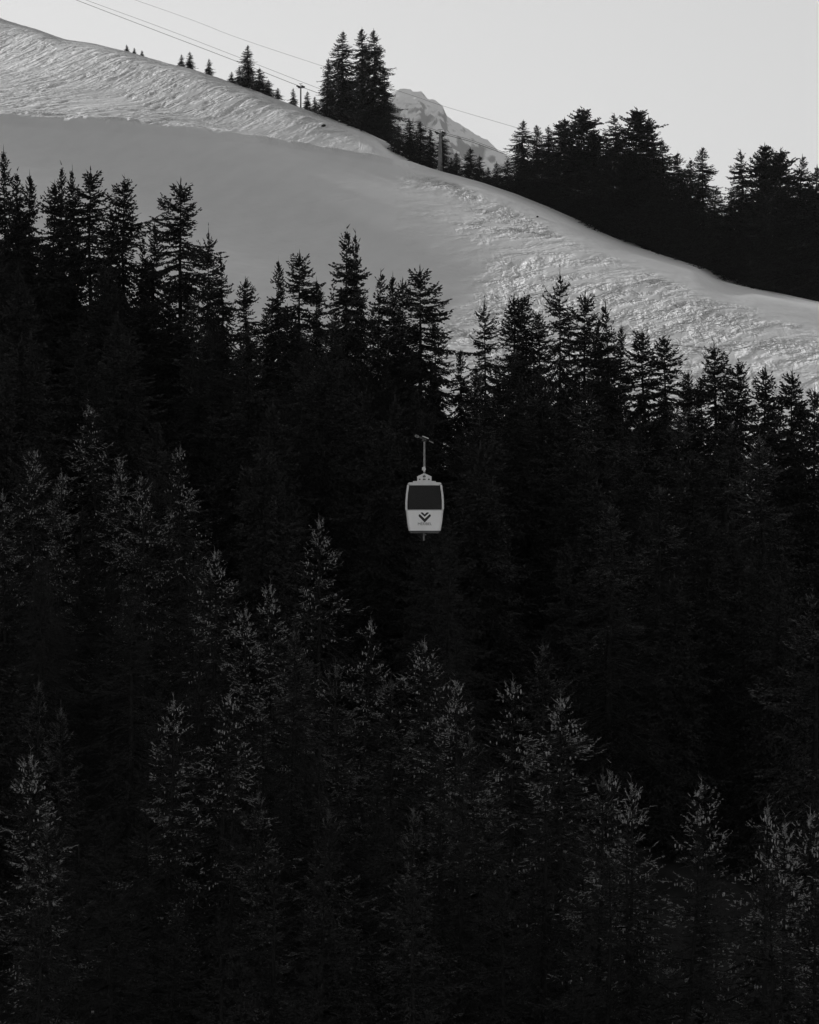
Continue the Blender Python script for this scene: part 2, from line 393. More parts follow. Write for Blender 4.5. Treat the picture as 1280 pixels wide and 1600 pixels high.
# ------------------------------------------------------------------ conifers
def make_conifer(seed, H=22., R=3., kind='spruce', whorl=.42, sub=5, cones=0, irr=.5, z0=.10, mat=None, fat=1., tip=None, short=1.):
    rs = np.random.RandomState(seed)
    tw_p, tw_d, tw_l, tw_w, tw_t = [], [], [], [], []
    bv, bf = [], []
    cn = []
    z = H*z0
    ph = rs.rand()*6.28
    nsec = 7
    secs = 1+irr*(rs.rand(nsec, 60)-.5)*1.3
    def stick(pts, r0, r1):
        k0 = len(bv); m = len(pts)
        for i, p in enumerate(pts):
            rr = r0+(r1-r0)*i/(m-1)
            for a in (0, 2.1, 4.2): bv.append((p[0], p[1]+rr*math.cos(a), p[2]+rr*math.sin(a)))
        for i in range(m-1):
            for j in range(3):
                a = k0+i*3+j; c = k0+i*3+(j+1) % 3
                bf.append((a, c, c+3, a+3))
    lean = (rs.rand(2)-.5)*.5
    def axis(z): t = z/H; return np.array([lean[0]*t*t+.12*math.sin(t*9+ph), lean[1]*t*t+.12*math.cos(t*7+ph), z])
    while z < H*.985:
        t = 1-z/H                                 # 0 at the top
        if kind == 'spruce': prof = min(1, (t/.75)**.88)*(1 if t < .8 else 1-.5*(t-.8)/.2)
        elif kind == 'narrow': prof = min(1, (t/.6)**.62)*.9
        else: prof = min(1, .03+(max(t-.004, 0)/.46)**.80)*(1 if t < .5 else 1-.5*(t-.5))
        nb = rs.randint(4, 7) if kind != 'pine' else rs.randint(5, 8)
        if t < .03: nb = 4
        whs = rs.uniform(.72, 1.2)
        for j in range(nb):
            az = rs.rand()*6.283
            sec = secs[int(az/6.2832*nsec) % nsec, int(z/H*28)]
            L = R*prof*rs.uniform(.62, 1.1)*whs*sec+.12
            if rs.rand() < .05*irr*2: L *= rs.uniform(.3, .6)
            if kind == 'pine':
                el0 = math.radians(40-42*min(1, t/.35)+rs.uniform(-24, 24)); droop = .25; up = .55
            else:
                el0 = math.radians(44-56*min(1, t/.30)**.7+rs.uniform(-12, 12)); droop = .55*min(1, t*2.2); up = .8
            p = axis(min(z+rs.uniform(-1, 1)*(.6 if kind == 'pine' else .28)*min(1, t*8), H*.985)).copy(); el = el0
            ns = 7; pts = [p.copy()]; dirs = []
            for k in range(ns):
                f = (k+.5)/ns
                e = el-droop*math.sin(f*math.pi*.9)*.8+up*max(0, f-.5)*1.1
                a2 = az+.12*math.sin(f*5+seed+j)
                d = np.array([math.cos(a2)*math.cos(e), math.sin(a2)*math.cos(e), math.sin(e)])
                p = p+d*L/ns; pts.append(p.copy()); dirs.append(d)
            stick([pts[0], pts[3], pts[6]], .012+.016*L, .006)
            # twigs along the branch, and along flat side sprays
            P = np.array(pts); D = np.array(dirs)
            def twigs(base, dd, n_, tl, lo=30, hi=62):
                side = np.cross(dd, [0, 0, 1.]); side /= np.linalg.norm(side, axis=1)[:, None]+1e-9
                sg = np.where(rs.rand(n_) < .5, -1., 1.)
                ang = np.radians(rs.uniform(lo, hi, n_))
                dv = dd*np.cos(ang)[:, None]+side*(sg*np.sin(ang))[:, None]
                if kind == 'pine': dv[:, 2] += rs.uniform(-.1, .6, n_)
                else: dv[:, 2] += rs.uniform(-.6, .2, n_)*min(1, t*3+.3)
                dv /= np.linalg.norm(dv, axis=1)[:, None]
                return dv
            def on(fs):
                ii = np.minimum((fs*ns).astype(int), ns-1); fr = fs*ns-ii
                return P[ii]*(1-fr[:, None])+P[ii+1]*fr[:, None], D[ii]
            nt_ = max(5, int(L/.085)); fs = np.clip((np.arange(nt_)+rs.rand(nt_))/nt_, 0, .999)
            base, dd = on(fs)
            dv = twigs(base, dd, nt_, None)
            tl = (.18+.16*(1-fs))*rs.uniform(.6, 1.3, nt_)*min(1, .6+L*.3)
            tw_p.append(base); tw_d.append(dv); tw_l.append(tl); tw_w.append(np.full(nt_, .07)); tw_t.append(fs*rs.uniform(.6, 1.1))
            pb = rs.uniform(.55, 1.15)
            if L > .7:
                n2 = max(2, int(L*.85/.21)); f2 = np.clip(.14+.84*(np.arange(n2)+rs.rand(n2))/n2, 0, .99)
                b2, d2 = on(f2); v2 = twigs(b2, d2, n2, None, 38, 68)
                l2 = np.minimum(L*.42, 1.15)*(1.05-f2)**.7*rs.uniform(.55, 1.15, n2)+.1
                for kk in range(n2):
                    m2 = max(2, int(l2[kk]/.105)); ff = (np.arange(m2)+rs.rand(m2))/m2
                    bb = b2[kk]+v2[kk]*(ff*l2[kk])[:, None]; bb[:, 2] -= .12*(ff*l2[kk])**1.5 if kind != 'pine' else 0
                    vv = twigs(bb, np.repeat(v2[kk][None], m2, 0), m2, None)
                    tw_p.append(bb); tw_d.append(vv); tw_l.append((.15+.12*rs.rand(m2))*(1.15-.4*ff)); tw_w.append(np.full(m2, .07)); tw_t.append((.35*f2[kk]+.65*ff)*pb)
                    tw_p.append(bb[-1:]); tw_d.append(v2[kk][None]); tw_l.append(np.array([.24])); tw_w.append(np.array([.07])); tw_t.append(np.array([pb]))
            # tip tuft
            tw_p.append(P[-1:]); tw_d.append(D[-1:]); tw_l.append(np.array([.28])); tw_w.append(np.array([.06])); tw_t.append(np.array([1.]))
            if cones and t < .42 and rs.rand() < cones:
                for c in range(rs.randint(1, 4)):
                    f = rs.uniform(.55, 1); q = P[int(f*ns)] if f < 1 else P[-1]
                    cn.append(q+np.array([rs.uniform(-.12, .12), rs.uniform(-.12, .12), -.04]))
        z += whorl*rs.uniform(.55, 1.25)*(.55+.6*min(1, t*3))
    # leader
    for k in range(6):
        zz = H*.975+k*(.05*H/22)*1.6
        for j in range(4):
            a = rs.rand()*6.28
            tw_p.append(axis(zz)[None]); tw_d.append(np.array([[math.cos(a)*.6, math.sin(a)*.6, .75]])); tw_l.append(np.array([.22])); tw_w.append(np.array([.05])); tw_t.append(np.array([1.]))
    tw_p.append(axis(H*.975)[None]); tw_d.append(np.array([[0, 0, 1.]])); tw_l.append(np.array([1.25])); tw_w.append(np.array([.05])); tw_t.append(np.array([1.]))
    P = np.concatenate(tw_p); D = np.concatenate(tw_d); TP = np.concatenate(tw_t); L = np.concatenate(tw_l)*short; Wd = np.concatenate(tw_w)*fat
    D = D/np.linalg.norm(D, axis=1)[:, None]
    n_ = len(P)
    # main blade: a slim rhombus; sub shoots: slim triangles set along it
    def perp(D):
        r = rs.randn(len(D), 3); s = np.cross(D, r); return s/(np.linalg.norm(s, axis=1)[:, None]+1e-9)
    s1 = perp(D)
    end = P+D*L[:, None]; mid = P+D*(L*.45)[:, None]
    tris = [np.stack([P, mid+s1*Wd[:, None]*.5, end], 1), np.stack([P, end, mid-s1*Wd[:, None]*.5], 1)]
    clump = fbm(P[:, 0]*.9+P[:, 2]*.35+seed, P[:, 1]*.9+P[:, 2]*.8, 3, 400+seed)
    islit = (TP+.75*clump+.12*rs.randn(n_)-1.1*np.maximum(0, (1-P[:, 2]/H)-.24) > .76).astype(np.int32)  # sky light painted on upper outer twigs, weaker down the crown
    fm = [islit, islit]
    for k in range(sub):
        fm.append(islit)
        f = rs.uniform(.08, .95, n_)
        b0 = P+D*(L*f)[:, None]
        s = perp(D); d2 = D*.75+s*rs.uniform(.45, .95, n_)[:, None]; d2[:, 2] -= .12 if kind != 'pine' else -.15
        d2 /= np.linalg.norm(d2, axis=1)[:, None]
        l2 = L*rs.uniform(.35, .65, n_)*(1.05-f*.5)
        w2 = perp(d2)*(.034+.02*rs.rand(n_))[:, None]*fat
        tris.append(np.stack([b0-w2*.6, b0+w2*.6, b0+d2*l2[:, None]], 1))
    T = np.concatenate(tris).reshape(-1, 3)
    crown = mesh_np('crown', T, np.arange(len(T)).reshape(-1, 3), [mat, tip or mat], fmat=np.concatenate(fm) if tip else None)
    # trunk
    tv, tf = [], []; nr = 10; sg = 14
    for i in range(sg+1):
        zz = H*.975*i/sg; c = axis(zz); rr = .26*(H/22)*(1-i/sg)**.85+.012
        if i == 0: rr *= 1.35; c[2] = -1.5
        for j in range(nr):
            a = j*6.2832/nr; tv.append((c[0]+rr*math.cos(a), c[1]+rr*math.sin(a), c[2]))
    for i in range(sg):
        for j in range(nr): tf.append((i*nr+j, i*nr+(j+1) % nr, (i+1)*nr+(j+1) % nr, (i+1)*nr+j))
    trunk = mesh_np('trunk', tv, tf, M_wood, True)
    branches = mesh_np('branches', bv, bf, M_wood)
    res = {'H': H, 'parts': [('trunk', trunk), ('branches', branches), ('crown', crown)]}
    if cn:
        cv, cf = [], []
        for p in cn:
            k0 = len(cv); l = rs.uniform(.11, .17); r_ = l*.2
            prof = ((0, .15), (-.25, 1), (-.7, .8), (-1, .1))
            for (dz_, rr) in prof:
                for j in range(5): a = j*1.2566; cv.append((p[0]+r_*rr*math.cos(a), p[1]+r_*rr*math.sin(a), p[2]+dz_*l))
            for i in range(3):
                for j in range(5): cf.append((k0+i*5+j, k0+i*5+(j+1) % 5, k0+(i+1)*5+(j+1) % 5, k0+(i+1)*5+j))
        res['parts'].append(('cones', mesh_np('cones', cv, cf, M_cone)))
    return res
def variant(pr, mat, tip):            # same shapes, the light painted on the tips dimmed or left out
    out = {'H': pr['H'], 'parts': []}
    for nme, me in pr['parts']:
        if nme == 'crown':
            me = (me, mat, tip)
        if nme == 'cones' : continue
        out['parts'].append((nme, me))
    return out
PR = {}
PR['s1'] = make_conifer(1, 22, 4.9, 'spruce', cones=.55, irr=.6, mat=M_dark, tip=M_tiplit, sub=4, whorl=.40, z0=.05, fat=.48, short=.72)
PR['s2'] = make_conifer(2, 22, 4.4, 'spruce', cones=.35, irr=.8, mat=M_dark, tip=M_tiplit, whorl=.42, sub=4, z0=.05, fat=.48, short=.72)
PR['s3'] = make_conifer(3, 22, 5.3, 'spruce', cones=.5, irr=.7, mat=M_dark, tip=M_tiplit, whorl=.42, sub=4, z0=.05, fat=.48, short=.72)
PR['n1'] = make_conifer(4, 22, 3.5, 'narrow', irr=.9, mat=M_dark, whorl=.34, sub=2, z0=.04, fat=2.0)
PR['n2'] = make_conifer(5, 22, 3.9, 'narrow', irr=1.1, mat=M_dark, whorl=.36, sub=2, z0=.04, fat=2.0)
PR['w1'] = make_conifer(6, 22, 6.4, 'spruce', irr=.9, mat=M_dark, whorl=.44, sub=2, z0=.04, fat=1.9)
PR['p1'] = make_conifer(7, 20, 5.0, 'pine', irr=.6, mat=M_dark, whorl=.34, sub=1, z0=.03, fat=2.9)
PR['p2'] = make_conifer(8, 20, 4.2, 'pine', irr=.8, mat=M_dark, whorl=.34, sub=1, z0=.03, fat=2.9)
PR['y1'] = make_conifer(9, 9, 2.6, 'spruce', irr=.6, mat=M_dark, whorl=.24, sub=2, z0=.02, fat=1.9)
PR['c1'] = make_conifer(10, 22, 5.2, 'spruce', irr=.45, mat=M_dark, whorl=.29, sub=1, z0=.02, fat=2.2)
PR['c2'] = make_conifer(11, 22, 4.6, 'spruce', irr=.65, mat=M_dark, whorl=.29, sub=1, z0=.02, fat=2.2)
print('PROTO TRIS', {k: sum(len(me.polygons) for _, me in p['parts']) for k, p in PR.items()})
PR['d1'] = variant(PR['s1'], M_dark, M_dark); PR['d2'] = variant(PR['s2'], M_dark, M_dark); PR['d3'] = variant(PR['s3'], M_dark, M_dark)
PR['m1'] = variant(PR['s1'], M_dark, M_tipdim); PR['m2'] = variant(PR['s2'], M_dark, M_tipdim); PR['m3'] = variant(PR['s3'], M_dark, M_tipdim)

rnd = random.Random(5)
taken = []
def plant(kind, X, Y, ztop, rad, label, group, cat='tree', sink=.3):
    pr = PR[kind]; g = gz(X, Y)-sink
    h = ztop-g
    nm = 'pine_tree' if kind[0] == 'p' else ('young_spruce' if kind[0] == 'y' else 'spruce_tree')
    r = bpy.data.objects.new(nm, None); col.objects.link(r)
    r.location = (X, Y, g); r.rotation_euler = (0, 0, rnd.uniform(0, 6.28))
    r.empty_display_size = .5
    sz = h/pr['H']; sx = sz*rad if rad < 3 else rad
    r.scale = (sx, sx, sz)
    r['label'] = label; r['category'] = cat
    if group: r['group'] = group
    for pn, me in pr['parts']:
        ov = None
        if isinstance(me, tuple): me, ov, ov2 = me
        o = bpy.data.objects.new(pn, me); o.parent = r; col.objects.link(o)
        if ov: o.material_slots[0].link = 'OBJECT'; o.material_slots[0].material = ov; o.material_slots[1].link = 'OBJECT'; o.material_slots[1].material = ov2
        if pn == 'cones': o['kind'] = 'stuff'
    taken.append((X, Y))
    return h
def plant_px(kind, x, y, Y, rad, label, group, **k):
    X, _, z = at(x, y, Y)
    return plant(kind, X, Y, z, rad, label, group, **k)

# --- trees on the hill crest (photo x, y of the top; metres behind the crest line; kind; width factor; label)
crest_trees = [
 (198,70,2,'y1',1.59,'tiny bush-like spruce alone on the crest at upper left'),
 (210,75,2,'y1',1.59,'tiny spruce seedling just right of the lone one on the upper crest'),
 (222,79,2,'y1',1.71,'smallest seedling poking out of the upper crest snow'),
 (284,86,3,'y1',1.45,'left one of a pair of small spruces on the upper crest'),
 (297,82,3,'y1',1.45,'right one of a pair of small spruces on the upper crest'),
 (327,93,2,'y1',1.32,'small single spruce between the pair and the broad crest clump'),
 (362,113,3,'y1',1.71,'low spruce at the left foot of the pointed crest spruce'),
 (374,105,4,'y1',1.71,'low spruce touching the pointed crest spruce on its left'),
 (388,71,4,'c1',1.52,'pointed spruce with wide skirt topping the left crest clump'),
 (406,108,4,'y1',1.98,'bushy spruce at the right foot of the pointed crest spruce'),
 (420,126,3,'y1',1.98,'low bushy spruce sloping off right of the crest clump'),
 (434,138,3,'y1',1.85,'very low spruce between the crest clump and the small pylon'),
 (458,139,5,'y1',1.15,'short spruce immediately left of the small lift pylon'),
 (480,144,4,'y1',1.26,'short spruce immediately right of the small lift pylon'),
 (492,152,4,'y1',1.38,'short dark spruce at the left foot of the tall crest trio'),
 (512,92,7,'c2',1.26,'lower left companion of the tall trio on the crest'),
 (537,50,6,'c1',1.47,'leftmost of the three tall crest spruces, its top standing apart'),
 (565,46,8,'c1',1.40,'middle one of the three tall crest spruces, highest against the sky'),
 (583,48,6,'c1',1.33,'rightmost of the three tall crest spruces, straight right flank'),
 (601,105,8,'c2',1.26,'spruce leaning close behind the tall trio on its right'),
 (520,140,3,'c1',1.96,'squat dark spruce under the left side of the tall trio'),
 (622,197,3,'y1',1.76,'small spruce just right of the tall trio'),
 (640,186,5,'c2',1.89,'bushy spruce in front of the far mountain, left one'),
 (657,190,6,'c1',2.03,'bushy dark spruce in front of the far mountain, nearest the lift pylon'),
 (672,202,5,'c1',1.49,'thin spruce touching the lift pylon on its left'),
 (692,206,5,'n1',1.76,'narrow spruce standing behind the lift pylon'),
 (705,247,2,'y1',1.62,'small spruce at the right foot of the lift pylon'),
 (714,240,3,'y1',1.62,'second small spruce right of the lift pylon'),
 (734,233,4,'y1',1.62,'pointed young spruce below the far mountain flank'),
 (749,245,4,'y1',1.49,'young spruce right of the pointed one below the mountain'),
 (763,262,3,'y1',1.62,'low spruce in the dip before the big right-hand trees'),
 (777,256,4,'y1',1.76,'young spruce leaning at the left foot of the big right-hand trees'),
 (792,252,5,'y1',1.89,'young spruce tucked under the leftmost big right-hand tree'),
 (819,189,8,'c1',1.66,'leftmost large conifer of the right-hand stand, spiky left side'),
 (838,196,10,'c1',1.54,'second conifer from the left in the right-hand stand'),
 (857,198,9,'c2',1.66,'third conifer from the left in the right-hand stand'),
 (882,186,14,'p2',1.28,'pine shoulder left of the broad round-topped pine'),
 (906,171,10,'p1',1.41,'broad round-topped pine, left of the two highest in the stand'),
 (929,205,9,'p2',1.22,'pine filling the notch between the two highest round tops'),
 (963,181,13,'c2',1.55,'pine with ragged top just left of the highest right-hand pine'),
 (990,173,9,'p1',1.41,'highest pine of the right-hand stand, dense rounded crown'),
 (1012,185,11,'c2',1.33,'pine behind the highest right-hand pine, its right shoulder'),
 (1033,219,8,'c1',1.54,'conifer stepping down right of the highest right-hand pine'),
 (1059,240,8,'c1',1.66,'spruce in the low middle of the right-hand stand, left one'),
 (1080,251,8,'c2',1.66,'spruce in the low middle of the right-hand stand, beside the spire'),
 (1099,231,7,'c1',1.47,'slender spire of a spruce left of the sky gap'),
 (1118,295,5,'c2',1.92,'lower spruce at the left edge of the sky gap'),
 (1142,300,6,'c1',1.92,'lower spruce at the right edge of the sky gap'),
 (1160,238,9,'c2',1.41,'pine with ragged flat top right of the sky gap'),
 (1193,230,8,'p1',1.15,'round pine in the middle of the far right stand'),
 (1225,237,9,'p1',1.28,'wide dome-topped pine near the right edge of the photo'),
 (1252,246,8,'c2',1.33,'pine with a sloping shoulder next to the dome-topped one'),
 (1279,262,7,'c1',1.79,'conifer cut by the right edge of the photo on the crest'),
]
def behind(x, m):   # point in the column of photo x, m metres behind the crest line
    Y = crestY(x)+m
    return (x-640)/F*Y, Y
for (x, y, m, k, rad, lab) in crest_trees:
    X, Y = behind(x, m)
    grp = 'conifers along the crest of the snowy hill'
    plant(k, X, Y, (800-y)/F*Y, rad, lab, grp)
# fillers standing deeper in the right-hand stand
for i in range(26):
    x = 815+i*19+rnd.uniform(-6, 6); m = rnd.uniform(3, 22)
    yt = np.interp(x, [800,900,1000,1060,1130,1190,1280], [245,215,212,272,345,278,280])+rnd.uniform(-6, 20)
    X, Y = behind(x, m)
    plant(rnd.choice(['c1','c2']), X, Y, (800-yt)/F*Y, 1.45, 'dark conifer inside the right-hand stand on the crest', 'conifers filling the right-hand crest stand')

# --- the forest's upper edge against the snow
edge_trees = [
 (4,238,292,'c1',.7,'tallest dark spruce cut by the left edge, in front of the snow'),
 (26,272,286,'c2',.9,'spruce shoulder right of the one cut by the left edge'),
 (47,276,290,'c1',.8,'pointed spruce second from the left edge against the snow'),
 (80,292,284,'n1',1.0,'thin spruce left of the flat-topped one at upper left'),
 (97,264,288,'c2',.62,'flat-topped bushy conifer at upper left against the snow'),
 (114,268,292,'c2',.6,'right half of the flat-topped pair at upper left'),
 (142,271,286,'n2',1.15,'airy spruce right of the flat-topped pair'),
 (172,333,290,'n1',.8,'short thin spire between the airy spruce and the knobbly one'),
 (198,284,284,'n2',1.0,'knobbly narrow spruce with a gap of snow on both sides'),
 (222,372,286,'c2',.7,'low spruce beneath the knobbly narrow one on its right'),
 (243,352,288,'c1',.8,'hunched spruce left of the tall ragged spire'),
 (281,290,282,'n2',1.15,'tall ragged spire rising alone against the smooth piste'),
 (325,364,278,'w1',.65,'broad spruce with stepped right side below the ragged spire'),
 (348,405,284,'c2',.9,'spruce on the right flank of the broad stepped one'),
 (387,440,280,'n1',1.0,'isolated narrow spruce in the notch of snow left of centre'),
 (418,492,284,'n1',.9,'low spire beside the snow notch left of centre'),
 (435,409,282,'c1',.75,'left one of two neighbouring spires left of the big ragged spruce'),
 (471,400,280,'n2',1.1,'right one of two neighbouring spires left of the big ragged spruce'),
 (495,440,286,'c1',.8,'spruce behind the left arm of the big ragged spruce'),
 (540,363,276,'c2',1.0,'biggest ragged-topped spruce in the middle against the snow'),
 (558,370,280,'c2',.6,'second leader close behind the biggest ragged-topped spruce'),
 (592,430,284,'c2',.9,'spruce at the right shoulder of the biggest ragged one'),
 (613,434,280,'c1',.8,'rounded spruce right of the biggest ragged one'),
 (630,442,284,'n1',1.0,'thin spruce between the rounded one and the twisted spire'),
 (658,424,276,'n2',1.25,'twisted spire with one long arm reaching right over the snow'),
 (684,505,282,'n1',1.0,'low spruce beneath the long arm of the twisted spire'),
 (720,548,280,'c1',.8,'low spruce in the saddle right above the cabin'),
 (758,476,276,'w1',.75,'symmetrical spruce with up-curved arms right of centre'),
 (804,466,282,'n1',1.1,'left one of a thin twin pair right of the symmetrical spruce'),
 (822,464,284,'n2',.9,'right one of a thin twin pair right of the symmetrical spruce'),
 (846,490,284,'n1',.9,'thin spruce under the left arm of the high spreading one'),
 (875,431,276,'w1',.72,'high spreading spruce topping the right half of the forest edge'),
 (914,464,280,'n2',1.0,'spruce close right of the high spreading one'),
 (934,505,284,'c1',.8,'lower spruce in front of the steep-sided pair on the right'),
 (950,480,278,'c2',.85,'steep-sided spruce where the edge drops towards the right'),
 (972,512,282,'c1',.75,'right neighbour of the steep-sided spruce at the drop'),
 (1008,519,276,'n1',1.15,'first separate small spire right of the drop'),
 (1045,529,274,'n1',1.1,'second separate small spire right of the drop'),
 (1078,583,278,'n1',.9,'short spire in the dip between taller small spires'),
 (1096,592,274,'c1',.6,'very short spire hugging the left side of the bent-tipped one'),
 (1112,545,272,'n2',1.05,'third tall small spire on the right with a bent tip'),
 (1158,569,270,'n2',.95,'fourth tall small spire on the right, dense base'),
 (1136,600,276,'n1',.9,'short spruce between the third and fourth right-hand spires'),
 (1192,581,270,'n1',1.05,'slim fifth spire on the right'),
 (1213,628,276,'n1',.9,'short spruce between the fifth and sixth right-hand spires'),
 (1236,587,268,'n1',1.15,'sixth spire on the right with a full crown'),
 (1256,630,274,'n1',.8,'low spruce next to the last spire at the right edge'),
 (1273,612,268,'n2',1.0,'last spire of the forest edge at the right margin'),
]
for (x, y, Y, k, rad, lab) in edge_trees:
    plant_px(k, x, y, Y, rad, lab, 'spruces along the upper edge of the dark forest')

# --- trees whose painted sky-lit tips stand out of the dark
tip_trees = [
 (150,633,205,'s1',1.0,'tall pale-tipped spruce heading the left group'),
 (50,704,190,'s3',.9,'pale-tipped spruce second from the left edge in the left group'),
 (96,738,194,'s2',.8,'lower pale-tipped spruce between the two tallest of the left group'),
 (6,770,196,'s2',1.0,'pale-tipped spruce cut by the left edge of the photo'),
 (190,716,198,'s2',.9,'pale spruce at the right shoulder of the tallest left one'),
 (224,745,188,'s3',.8,'pale cone-hung spruce right of the left group'),
 (281,699,196,'s1',.8,'slender pale-tipped spruce standing right of the left group'),
 (497,811,180,'s3',.9,'pale spire left below the cabin, tallest in the centre'),
 (335,861,174,'s3',1.05,'broad pale spruce with blunt top left of the central spire'),
 (383,950,166,'s2',.9,'pale spruce filling the space right of the blunt-topped one'),
 (421,912,168,'s2',.85,'thin-topped pale spruce left of the central spire'),
 (458,985,162,'m3',1.0,'dim spruce beneath the central pale spire'),
 (566,968,164,'s1',.85,'pale spruce right of the central spire, halfway to the rounded one'),
 (525,1040,152,'m2',.9,'pale spruce low between the central spire and the rounded one'),
 (662,1003,160,'s3',1.15,'rounded pale spruce straight below the cabin'),
 (612,1060,154,'m1',1.0,'dim spruce left of the rounded one below the cabin'),
 (716,1062,152,'s2',.9,'pale spruce right below the rounded one'),
 (846,1007,158,'m3',1.0,'faint spruce top behind the big pale right-centre tree'),
 (798,1063,148,'s1',1.05,'left top of the big pale right-centre spruces'),
 (872,1090,144,'s3',1.25,'largest pale spruce right of centre, long arms reaching right'),
 (752,1150,140,'m1',.9,'dim spruce under the left of the big pale right-centre trees'),
 (270,1094,146,'s2',.95,'pale cone-hung spruce in the lower left quarter'),
 (343,1083,144,'s1',.95,'pale spruce with an arm bent right in the lower left quarter'),
 (57,1065,150,'m2',.7,'faint thin spruce near the left edge at mid height'),
 (92,1105,144,'m2',.7,'faint thin spruce right of the one near the left edge'),
 (46,1178,130,'s2',.95,'pale spruce low at the left edge'),
 (78,1290,122,'m3',.9,'dim bushy spruce at the foot of the low left-edge spruce'),
 (402,1235,128,'m2',.8,'dim thin spruce left of the small low spire'),
 (530,1264,124,'m1',.8,'small pale low spire left of the bottom centre'),
 (651,1261,122,'m2',.75,'faint small spire at the bottom centre'),
 (938,1212,128,'m2',.8,'left one of the three thin pale tops at lower right'),
 (967,1203,130,'s1',.8,'middle one of the three thin pale tops at lower right'),
 (990,1222,126,'s2',.75,'right one of the three thin pale tops at lower right'),
 (1101,1226,126,'s3',.95,'pale cone-shaped spruce at lower right'),
 (1180,1259,122,'s1',.85,'pale spruce right of the cone-shaped one at lower right'),
 (1222,1284,118,'s2',.95,'pale spruce second from the right edge at lower right'),
 (1268,1270,120,'s3',1.0,'pale spruce cut by the right edge at lower right'),
 (1276,930,168,'m3',1.1,'dim spruce cut by the right edge at mid height'),
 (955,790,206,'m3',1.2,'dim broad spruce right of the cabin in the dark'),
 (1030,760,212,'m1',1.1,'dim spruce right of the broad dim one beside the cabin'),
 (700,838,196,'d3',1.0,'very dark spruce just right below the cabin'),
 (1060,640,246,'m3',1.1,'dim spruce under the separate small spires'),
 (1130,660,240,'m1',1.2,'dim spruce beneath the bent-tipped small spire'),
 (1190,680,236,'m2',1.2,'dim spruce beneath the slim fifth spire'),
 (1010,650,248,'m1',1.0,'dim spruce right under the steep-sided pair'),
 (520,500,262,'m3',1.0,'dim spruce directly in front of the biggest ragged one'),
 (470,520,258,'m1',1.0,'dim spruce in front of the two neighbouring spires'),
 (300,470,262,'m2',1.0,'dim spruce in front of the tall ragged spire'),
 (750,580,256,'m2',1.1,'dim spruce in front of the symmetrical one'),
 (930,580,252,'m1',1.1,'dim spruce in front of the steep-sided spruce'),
]
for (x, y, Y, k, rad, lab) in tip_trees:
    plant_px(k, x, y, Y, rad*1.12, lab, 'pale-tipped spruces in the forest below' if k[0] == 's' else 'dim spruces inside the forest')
veil = []
for i, (x, y, Y, k, rad, lab) in enumerate(tip_trees):
    if k[0] != 's' and y < 820: continue
    x2 = x+rnd.choice((-1, 1))*rnd.uniform(8, 40); Y2 = Y-rnd.uniform(6.5, 8.5)
    y2 = y+(rnd.uniform(115, 175) if y < 1150 else rnd.uniform(85, 130))
    X2 = (x2-640)/F*Y2
    if any((X2-a)**2+(Y2-b_)**2 < 7 for a, b_ in taken): x2 = 2*x-x2; X2 = (x2-640)/F*Y2
    if any((X2-a)**2+(Y2-b_)**2 < 5 for a, b_ in taken): continue
    words = lab.split()[:10]
    while words[-1] in ('the', 'of', 'at', 'in', 'to', 'and', 'right', 'left', 'from', 'its', 'with', 'below', 'under', 'between', 'big', 'cut', 'by', 'an', 'arm', 'bent', 'standing', 'thin', 'low', 'lower', 'near'): words.pop()
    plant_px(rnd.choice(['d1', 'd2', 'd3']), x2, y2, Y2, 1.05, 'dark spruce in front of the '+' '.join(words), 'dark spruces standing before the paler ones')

# --- the rest of the dark forest
lim = np.array([(0,330),(100,350),(200,420),(300,440),(390,520),(440,480),(550,460),(640,500),(700,590),(760,560),(900,530),(980,590),(1280,670)], float)
gate = np.array([(0,830),(300,860),(420,1000),(600,1080),(700,1080),(800,1180),(950,1300),(1050,1330),(1280,1380)], float)
nfill = 0
cand = []
Yc = 292.
while Yc > 86:
    step = 8.6 if Yc > 165 else (7.3 if Yc > 128 else 5.8)
    X = -.133*Yc+rnd.uniform(0, 4)
    while X < .135*Yc:
        cand.append((X+rnd.uniform(-2, 2), Yc+rnd.uniform(-2.5, 2.5))); X += step
    Yc -= step*.92
for i in range(22):      # a third rank, lower still
    X = -.136*304+i*3.85+rnd.uniform(-.8, .8); Y = rnd.uniform(301, 311)
    x = 640+F*X/Y; yt = np.interp(x, lim[:, 0], lim[:, 1])+rnd.uniform(25, 80)
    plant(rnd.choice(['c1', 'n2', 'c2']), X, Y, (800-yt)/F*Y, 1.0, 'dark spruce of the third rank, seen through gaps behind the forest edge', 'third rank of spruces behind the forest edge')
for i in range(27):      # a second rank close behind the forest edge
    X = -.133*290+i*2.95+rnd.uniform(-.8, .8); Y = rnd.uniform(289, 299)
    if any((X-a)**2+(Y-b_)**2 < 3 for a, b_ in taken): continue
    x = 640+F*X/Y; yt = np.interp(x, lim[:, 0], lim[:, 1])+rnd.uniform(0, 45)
    plant(rnd.choice(['n1', 'c1', 'c2']), X, Y, (800-yt)/F*Y, 1.0, 'dark spruce of the second rank, half hidden behind the forest edge', 'second rank of spruces behind the forest edge')
